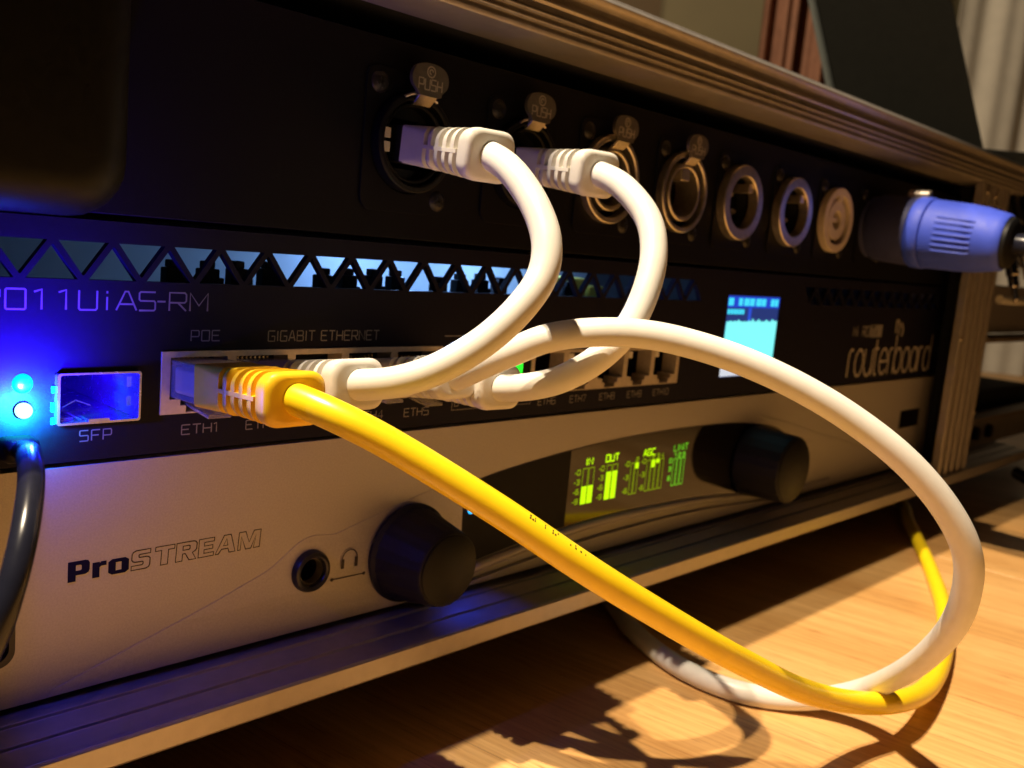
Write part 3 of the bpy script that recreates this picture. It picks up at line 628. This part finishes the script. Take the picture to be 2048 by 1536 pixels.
for i, z in enumerate((-19.9, -22.7, -25.9)): tx += text('036'[i], 206.2, 207.5, z - .5, 1.3)
strokes('limit_lettering', tx, YM, .22, M['g_meter_lim'], ms)
tx = []
for xs, col in ((157.6, 4), (169.0, 4), (181.9, 3), (190.6, 3)):
    for i in range(col):
        z = -18.4 - i * (9.2 / (col - .9)); tx += text('0369'[i], xs + .6, xs + 1.9, z - .6, 1.4) + [[(xs - .5, z), (xs + .2, z)]]
for k in range(4): tx += text('1234'[k], 193.6 + 2.45 * k, 195.0 + 2.45 * k, -17.9, 1.3)
tx += text('2', 187.2, 188.5, -18.0, 1.3)
strokes('scale_lettering', tx, YM, .2, M['g_meter_dim'], ms)
# knobs
def knob(c, prof, name, cap_r, L_):
    nd = node(name, c, ap)
    g = MB(); c = Vector(c); a_ = Vector((0, -1, 0)); n = 96
    rings = []
    for t, r in prof:
        rings.append([(c.x + math.cos(2 * math.pi * i / n) * r * (1 + (.012 if (i // 2) % 2 else 0) * (t > 2)), c.y - t, c.z + math.sin(2 * math.pi * i / n) * r * (1 + (.012 if (i // 2) % 2 else 0) * (t > 2))) for i in range(n)])
    g.rings(rings); g.build('grip', M['rubber'], nd, 30)
    g = MB(); g.lathe(c + Vector((0, -L_, 0)), (0, -1, 0), [(0, cap_r), (.25, cap_r), (.45, cap_r - .25), (.45, .01)], 60, cap=False); g.build('knob_cap', M['black_plastic'], nd, 40)
knob((93.9, -.4, -30.9), [(0, 12.0), (.8, 12.4), (1.4, 12.4), (2.2, 11.5), (14.5, 9.3), (15.3, 9.0), (15.5, 8.8)], 'volume_knob', 8.6, 15.5)
knob((260.0, -.4, -25.0), [(0, 12.9), (.6, 13.3), (1.2, 13.3), (2.2, 12.9), (16.5, 12.3), (17.4, 12.0), (17.6, 11.7)], 'select_knob', 11.5, 17.6)
# headphone jack
hj = node('headphone_jack', (JX, 0, JZ), ap)
g = MB(); g.lathe((JX, 0, JZ), (0, -1, 0), [(-8, 3.1), (1.2, 3.1), (1.8, 3.4), (2.0, 3.9), (1.8, 4.5), (1.0, 4.85), (-2, 4.85)], 44, cap=False); g.build('bushing', M['jack'], hj, 40)
g = MB(); g.lathe((JX, 0, JZ), (0, -1, 0), [(-1.2, 3.05), (.9, 3.05), (1.0, 2.9), (-1.2, 2.8)], 40, cap=False); g.build('inner_sleeve', M['nickel'], hj, 40)
g = MB(); g.lathe((JX, 0, JZ), (0, -1, 0), [(-8, 3.1), (-8, .01)], 32, cap=False); g.build('jack_end', M['dark'], hj, 40)
YP = -.80
hp = [arc(76.1, -29.3, 2.15, 0, 180)]
strokes('headphone_symbol', hp, YP, .14, M['print_line'], ap)
plate('headphone_symbol', [[(73.75, -31.5), (74.55, -31.5), (74.55, -29.2), (73.75, -29.2)], [(77.65, -31.5), (78.45, -31.5), (78.45, -29.2), (77.65, -29.2)]], -.84, -.78, M['print_line'], ap, 0, 0)
strokes('link_symbol', [[(71.4, -33.65), (80.4, -33.75)]], YP, .13, M['print_line'], ap)
plate('link_symbol', [circ(71.3, -33.65, .42, 16), circ(80.5, -33.75, .42, 16)], -.84, -.78, M['print_line'], ap, 0, 0)
# lettering: filled Pro, outlined STREAM
def G(pts, x0, w_, z0, h, sl=.0): return [(x0 + (px_ + sl * pz_) * w_, z0 + pz_ * h) for px_, pz_ in pts]
LP = {'P': [[(0, 0), (.36, 0), (.36, .30), (.80, .30), (.95, .38), (1, .50), (1, .84), (.93, .96), (.80, 1), (0, 1)], [(.36, .52), (.36, .80), (.58, .80), (.63, .76), (.63, .56), (.58, .52)]],
      'r': [[(0, 0), (.5, 0), (.5, .50), (.62, .56), (.98, .56), (.98, .78), (.60, .78), (.5, .70), (.5, .77), (0, .77)]],
      'o': [[(.18, 0), (.82, 0), (1, .12), (1, .66), (.82, .78), (.18, .78), (0, .66), (0, .12)], [(.36, .18), (.36, .60), (.64, .60), (.64, .18)]]}
ls_ = []
for ch, x0, w_ in (('P', 11.95, 4.0), ('r', 16.45, 2.7), ('o', 19.45, 4.0)):
    for k, lp in enumerate(LP[ch]): ls_.append(G(lp, x0, w_, -22.45, 3.9))
plate('name_lettering', ls_, -.06, .0, M['print_dark'], ap, 0, 0)
LS = {'S': [[(0, 0), (.80, 0), (.95, .06), (1, .16), (1, .50), (.93, .58), (.80, .62), (.42, .62), (.38, .66), (.38, .74), (.42, .78), (1, .78), (1, 1), (.22, 1), (.07, .94), (0, .84), (0, .54), (.07, .45), (.20, .40), (.58, .40), (.63, .36), (.63, .28), (.58, .22), (0, .22), (0, 0)]],
      'T': [[(.32, 0), (.68, 0), (.68, .78), (1, .78), (1, 1), (0, 1), (0, .78), (.32, .78), (.32, 0)]],
      'R': [[(0, 0), (.32, 0), (.32, .38), (.45, .38), (.66, 0), (1, 0), (.80, .38), (.94, .46), (1, .56), (1, .86), (.92, .97), (.80, 1), (0, 1), (0, 0)], [(.32, .58), (.32, .80), (.62, .80), (.66, .76), (.66, .62), (.62, .58), (.32, .58)]],
      'E': [[(0, 0), (1, 0), (1, .2), (.36, .2), (.36, .4), (.92, .4), (.92, .6), (.36, .6), (.36, .8), (1, .8), (1, 1), (0, 1), (0, 0)]],
      'A': [[(0, 0), (.16, 0), (.30, .24), (.62, .24), (.70, 0), (1, 0), (.72, 1), (.38, 1), (0, 0)], [(.38, .42), (.60, .42), (.52, .80), (.38, .42)]],
      'M': [[(0, 0), (.12, 0), (.12, .74), (.36, 0), (.60, 0), (.80, .74), (.72, 0), (1, 0), (1, 1), (.68, 1), (.50, .36), (.30, 1), (0, 1), (0, 0)]]}
ln = []
for ch, x0, w_ in (('S', 23.9, 3.7), ('T', 28.6, 4.0), ('R', 33.0, 4.4), ('E', 37.9, 3.4), ('A', 41.7, 4.6), ('M', 46.9, 5.2)):
    for lp in LS[ch]: ln.append(G(lp, x0, w_, -22.42, 3.85, .05))
strokes('name_lettering', ln, -.03, .13, M['print_line'], ap)
# small status light and its spill
g = MB(); g.sphere((115.0, -.5, -23.4), 1.0, 14, .6); g.build('status_light', M['g_led3'], ap, 80)
spot('status_light_lamp', (117.0, -1.6, -25.0), (112, -13, -46), .009, (0.02, .06, 1.0), 75, .6)
g = MB(); g.box(400, 424, -.4, .3, -24.5, -15.8); g.build('side_button', M['glass'], ap, 30, .3)

# ================================================================== CABLES
def boot_rings(E_, ax, L_, flare):
    ax = ax.normalized(); u = ax.cross(Vector((0, 0, 1))).normalized(); v = u.cross(ax)
    st = E_ - ax * L_
    def ring(t, hw, hh, r, sh=0.0):
        r = min(r, hw - .05, hh - .05); out = []
        for cxs, czs, a0 in ((1, 1, 0), (-1, 1, 90), (-1, -1, 180), (1, -1, 270)):
            for i in range(7):
                an = math.radians(a0 + 15 * i); out.append(st + ax * t + u * (cxs * (hw - r) + r * math.cos(an)) + v * (czs * (hh - r) + r * math.sin(an) + sh))
        return out
    R = []; flat = L_ * .36; col = 2.3; n = 5; zone = L_ - col - flat; pitch = zone / n
    f = lambda t: max(0, (t - flat * .3) / (L_ - flat * .3))
    hw = lambda t: 5.9 + .35 * f(t); hh = lambda t: 4.05 + flare * f(t); rr = lambda t: .7 + 2.4 * min(1, max(0, (t - flat * .6) / 6))
    R.append(ring(0, hw(0) - .4, hh(0) - .4, .5)); R.append(ring(.35, hw(0), hh(0), .6)); R.append(ring(flat - .01, hw(flat), hh(flat), rr(flat)))
    for k in range(n):
        t0 = flat + k * pitch; gd = 1.15; gw = pitch * .40
        R.append(ring(t0, hw(t0), hh(t0), rr(t0))); R.append(ring(t0 + .18, hw(t0) - gd, hh(t0) - gd, rr(t0))); R.append(ring(t0 + gw, hw(t0) - gd, hh(t0) - gd, rr(t0)))
        R.append(ring(t0 + gw + .22, hw(t0) - .1, hh(t0) - .1, rr(t0))); R.append(ring(t0 + gw + .5, hw(t0), hh(t0), rr(t0)))
        R.append(ring(t0 + pitch - .25, hw(t0 + pitch), hh(t0 + pitch), rr(t0)))
    t1 = L_ - col
    R.append(ring(t1 + .1, hw(t1), hh(t1), 2.8)); R.append(ring(L_ - 1.2, hw(L_), hh(L_), 3.1))
    for k in range(1, 5):
        an = math.radians(22.5 * k); R.append(ring(L_ - 1.2 + 1.2 * math.sin(an), hw(L_) - 1.2 * (1 - math.cos(an)), hh(L_) - 1.2 * (1 - math.cos(an)), 3.0))
    R.append(ring(L_ - .15, 3.1, 3.1, 3.05))
    return R, st, u, v, ax, flat, hw
def plug_end(par, port, E_, boot_mat, L_, clear=True, flare=.8):
    port = Vector(port); E_ = Vector(E_); ax = E_ - port
    R, st, u, v, ax, flat, hw = boot_rings(E_, ax, L_, flare)
    g = MB(); g.rings(R)
    for sg in (-1, 1):       # moulding spine along both sides
        a0, a1 = st + ax * flat, E_ - ax * 4.2; w0, w1 = hw(flat) - .02, hw(L_) - .02
        q = [[p + u * sg * (w_ - 1.1) + v * d for d in (-.5, .5)] + [p + u * sg * w_ + v * d for d in (.4, -.4)] for p, w_ in ((a0, w0), (a1, w1))]
        g.rings(q)
    g.build('boot', boot_mat, par, 32)
    g = MB(); f0 = port + Vector((0, 7, 0)); f1 = st + ax * 1.5
    def bx(p, q, hw_, h0, h1): g.rings([[r_ + u * a_ + v * b_ for a_, b_ in ((-hw_, h0), (hw_, h0), (hw_, h1), (-hw_, h1))] for r_ in (p, q)])
    if clear:
        bx(f0, f1, 5.75, -3.7, 3.7); g.build('plug', M['clear'], par, 30, .3)
        g = MB(); bx(f0 + (f1 - f0) * .45, f1, 4.9, -2.6, 2.4); g.build('cable_core', M['white_boot'], par, 30, .6)
        g = MB()
        for k in range(8): c_ = f0 + u * (-3.57 + 1.02 * k) + v * 2.9; g.rings([[r_ + u * a_ + v * b_ for a_, b_ in ((-.15, -.8), (.15, -.8), (.15, .95), (-.15, .95))] for r_ in (c_ + ax * .5, c_ + ax * 4)])
        g.build('contacts', M['gold'], par)
        g = MB(); w_ = 2.5; q = [(f0 + v * -3.8, .6), (f0 + ax * 4 - v * 4.4, .6), (f0 + ax * 10 - v * 5.6, .7), (f0 + ax * 15.5 - v * 6.4, .8)]
        g.rings([[p + u * -w_, p + u * w_, p + u * w_ - v * th, p + u * -w_ - v * th] for p, th in q]); g.build('latch', M['clear'], par, 40, .2)
    else:
        bx(f0, f1, 5.75, -4.0, 4.0); g.build('plug', M['black_plastic'], par, 30, .3)
    return E_, ax
def jacket(par, pts, r, material, it=4):
    p = relax(crom(pts, 10), it); g = MB(); g.tube(p, r, 28); g.build('jacket', material, par, 80); return p
ETHZ = 13.6
RW, RYL = 2.95, 2.85
# yellow
t = thing('network_cable', (36, -2, ETHZ), 'yellow network cable from the leftmost port down onto the table', 'cable')
E_, ax = plug_end(t, (36.3, 0, 14.8), (36.3, -34.4, 16.7), M['yellow_boot'], 25.4)
Y = [E_ - ax * 3, E_, (39.6, -42.1, 14.8), (47.0, -49.7, 10.2), (61.2, -61.1, .2), (78.1, -71.6, -12.1), (102.1, -79.7, -26.8), (121.0, -81.9, -37.0), (142.8, -83.5, -48.0), (165.8, -86.4, -56.8), (187.1, -91.0, -61.2), (217.9, -88.2, -66.9), (254.8, -79.5, -69.1), (293.5, -65.9, -69.1), (337.7, -45.2, -69.1), (377.8, -24.6, -69.1), (409.3, -7.8, -69.1), (445, 12, -69.1), (455, 60, -69.1)]
yp = jacket(t, Y, RYL, M['yellow_pvc'])
# printed marks along the yellow jacket
g = MB(); random.seed(5)
side = []
for i in range(40, len(yp) - 1):
    p = yp[i]
    if not (64 < p.x < 87): continue
    tn = (yp[i + 1] - yp[i]).normalized(); vw = (CAM - p).normalized(); upn = (Vector((0, 0, 1)) - tn * tn.z).normalized(); vw = (vw - tn * vw.dot(tn)).normalized()
    sd = (upn * .83 + vw * .56).normalized(); seg = (yp[i + 1] - yp[i]).length; nn = 4
    for k in range(nn):
        if random.random() < .55 or (i // 6) % 4 == 0: continue
        b = p + tn * seg * k / nn; wd = tn.cross(sd)
        for rw in range(2):
            if random.random() < .4: continue
            o_ = b + wd * (rw * .55 - .3); l_ = random.uniform(.15, .4)
            g.rings([[o_ + sd * (RYL - .2 + h) + tn * a_ + wd * c_ for a_, c_ in ((0, -.2), (l_, -.2), (l_, .2), (0, .2))] for h in (0, .215)])
g.build('jacket_print', M['ink'], t, 0)
# white loops between the patch panel and the router
def loop_cable(label, pA, EA, pB, EB, mid):
    t = thing('network_cable', pA, label, 'cable', 'white network cables')
    a1, ax1 = plug_end(t, pA, EA, M['white_boot'], 25.2, False, 1.25); a2, ax2 = plug_end(t, pB, EB, M['white_boot'], 25)
    jacket(t, [a1 - ax1 * 3, a1] + mid + [a2, a2 - ax2 * 3], RW, M['white_pvc'])
loop_cable('short white network cable looping from leftmost round socket to a router port', (85.2, 0, CZ - .2), (81.9, -30.6, 63.6), (C1[1], 0, 14.2), (50.9, -32.6, 18.4),
    [(80.9, -37.6, 60.6), (80.08, -45.0, 54.6), (78.83, -50.2, 47.9), (76.39, -52.2, 41.36), (71.76, -51.6, 35.0), (66.34, -48.6, 28.6), (59.76, -44.0, 23.0), (54.62, -38.6, 19.8)])
loop_cable('short white network cable looping from second round socket, behind the other loop', (121.6, 0, CZ - .2), (117.2, -30.6, 64.0), (C1[4], 0, 13.6), (90.6, -31.0, 15.6),
    [(116.0, -38.6, 61.2), (114.6, -47.2, 54.6), (112.0, -51.6, 46.9), (108.0, -53.2, 38.5), (103.9, -52.6, 31.0), (98.9, -50.1, 24.9), (94.4, -45.0, 20.0), (91.6, -38.6, 17.2)])
t = thing('network_cable', (C1[3], 0, 13.6), 'long white network cable arching over the others and down under the case', 'cable', 'white network cables')
E_, ax = plug_end(t, (C1[3], 0, 13.6), (79.6, -28.4, 18.2), M['white_boot'], 23)
jacket(t, [E_ - ax * 3, E_, (80.8, -33.8, 21.3), (83.15, -39.9, 24.9), (87.38, -46.0, 28.67), (93.57, -53.68, 30.75), (100.44, -60.99, 31.07), (107.24, -68.58, 29.7), (113.98, -76.37, 27.15), (120.66, -84.36, 23.42), (127.29, -92.57, 18.4), (133.84, -101.06, 11.7), (140.0, -107.96, 3.52), (145.15, -112.48, -5.5), (148.9, -113.2, -14.38), (154.0, -110.1, -26.2), (167.1, -99.6, -42.4), (181.9, -84.8, -58.4), (183.1, -73.0, -66.5), (177.0, -63.3, -69.0), (171.3, -54.2, -69.0), (169.7, -42.4, -69.0), (172.4, -28.6, -69.0), (179.8, -12.2, -69.0), (190.1, 2.4, -69.0), (202.3, 18.4, -69.0), (235, 60, -69), (270, 100, -69)], RW, M['white_pvc'])
# dark cable on the left
t = thing('charging_cable', (3, -2, 5), 'dark grey glossy cable plugged in beside the blue lights, running down', 'cable')
g = MB(); g.rings([[(x, y, z) for x, z in rrect(-.6 + i_, 5.6 - i_, 2.0 + i_, 6.2 - i_, 1.4)] for y, i_ in ((.4, 0), (-3.0, 0), (-4.0, .4), (-4.4, 1.0))]); g.build('plug', M['black_plastic'], t, 40)
g = MB(); g.tube(relax(crom([(2.4, -4.0, 4.3), (1.6, -9.0, 5.2), (-1.2, -16.5, 6.4), (-3.6, -24.3, 6.0), (-6.2, -31.0, 3.8), (-8.9, -36.3, -0.2), (-11.5, -39.3, -6.0), (-14.0, -39.6, -13.2), (-20.0, -37.0, -28.0), (-28.0, -34.0, -45.0), (-40, -32, -60), (-62, -34, -70)], 10)), 1.92, 24)
g.build('jacket', M['grey_cable'], t, 80)

# ================================================================== GEAR BEYOND THE POST
nb = thing('equipment_rack', (520, 40, TZ), 'dark open equipment rack standing right of the aluminium post', 'equipment rack')
g = MB(); g.box(500, 700, 20, 240, 62, 118); g.box(500, 700, 24, 240, -56, -20); g.box(500, 506, 40, 240, -20, 62); g.box(506, 700, 90, 240, -20, 62); g.build('body', M['lining'], nb, 40, .8)
g = MB(); g.box(496, 700, 8, 24, 14, 17); g.box(496, 700, 8, 20, -34, -31.5); g.build('shelf_edge', mat('brown_grey_shelf', (.28, .22, .17), .5, .3, .1, 200), nb, 30, .5)
g = MB(); g.box(498, 700, 16, 60, 18.5, 48); g.build('upper_unit', mat('purple_grey_panel', (.30, .275, .285), .5, .2, .1, 200), nb, 30, .8)
g = MB(); g.box(498, 700, 14, 60, -52, -34.2); g.build('lower_unit', mat('grey_mixer_panel', (.32, .30, .28), .5, .2, .12, 120), nb, 30, .8)
g = MB()
for i in range(4): g.lathe((512 + 24 * i, 14, -43), (0, -1, 0), [(0, 4.5), (3, 4), (3.4, 3)], 20)
g.build('control_knob', M['black_plastic'], nb, 40)
hd = thing('jack_leads', (500, -24, 70), 'bundle of dark leads with glinting chrome jack plugs hanging beside the aluminium post', 'leads')
for k, (xx, yy, zz) in enumerate(((480, -17, 66), (478.5, -20, 55), (481.5, -22, 60.5), (476.5, -15, 50))):
    a0 = Vector((.25 - .12 * k, -.3, -1)).normalized(); b0 = Vector((xx, yy, zz + 12))
    g = MB(); g.lathe(b0, a0, [(0, 3.2), (9, 3.2), (9.6, 2.6), (15, 2.6), (15.5, 1.5), (22, 1.5), (23, .4)], 24, (1, 0, 0)); g.build('jack_sleeve', M['chrome'], hd, 40)
    g = MB(); g.tube(relax(crom([b0, b0 - a0 * 8, (xx + 6, yy + 12, zz + 40), (xx + 12, 10, zz + 44), (xx + 16, 40, zz + 20), (xx + 18, 60, zz - 10)], 8)), 2.1, 14); g.build('lead', M['grey_cable'], hd, 60)
g = MB(); g.tube([(472.5, -14, 40.6), (500, -13, 40), (600, -10, 41)], 2.2, 16)
tag(g.build('hanger_bar', M['white_boot'], None, 60), 'pale horizontal bar below the chrome jack plugs right of the post', 'bar')
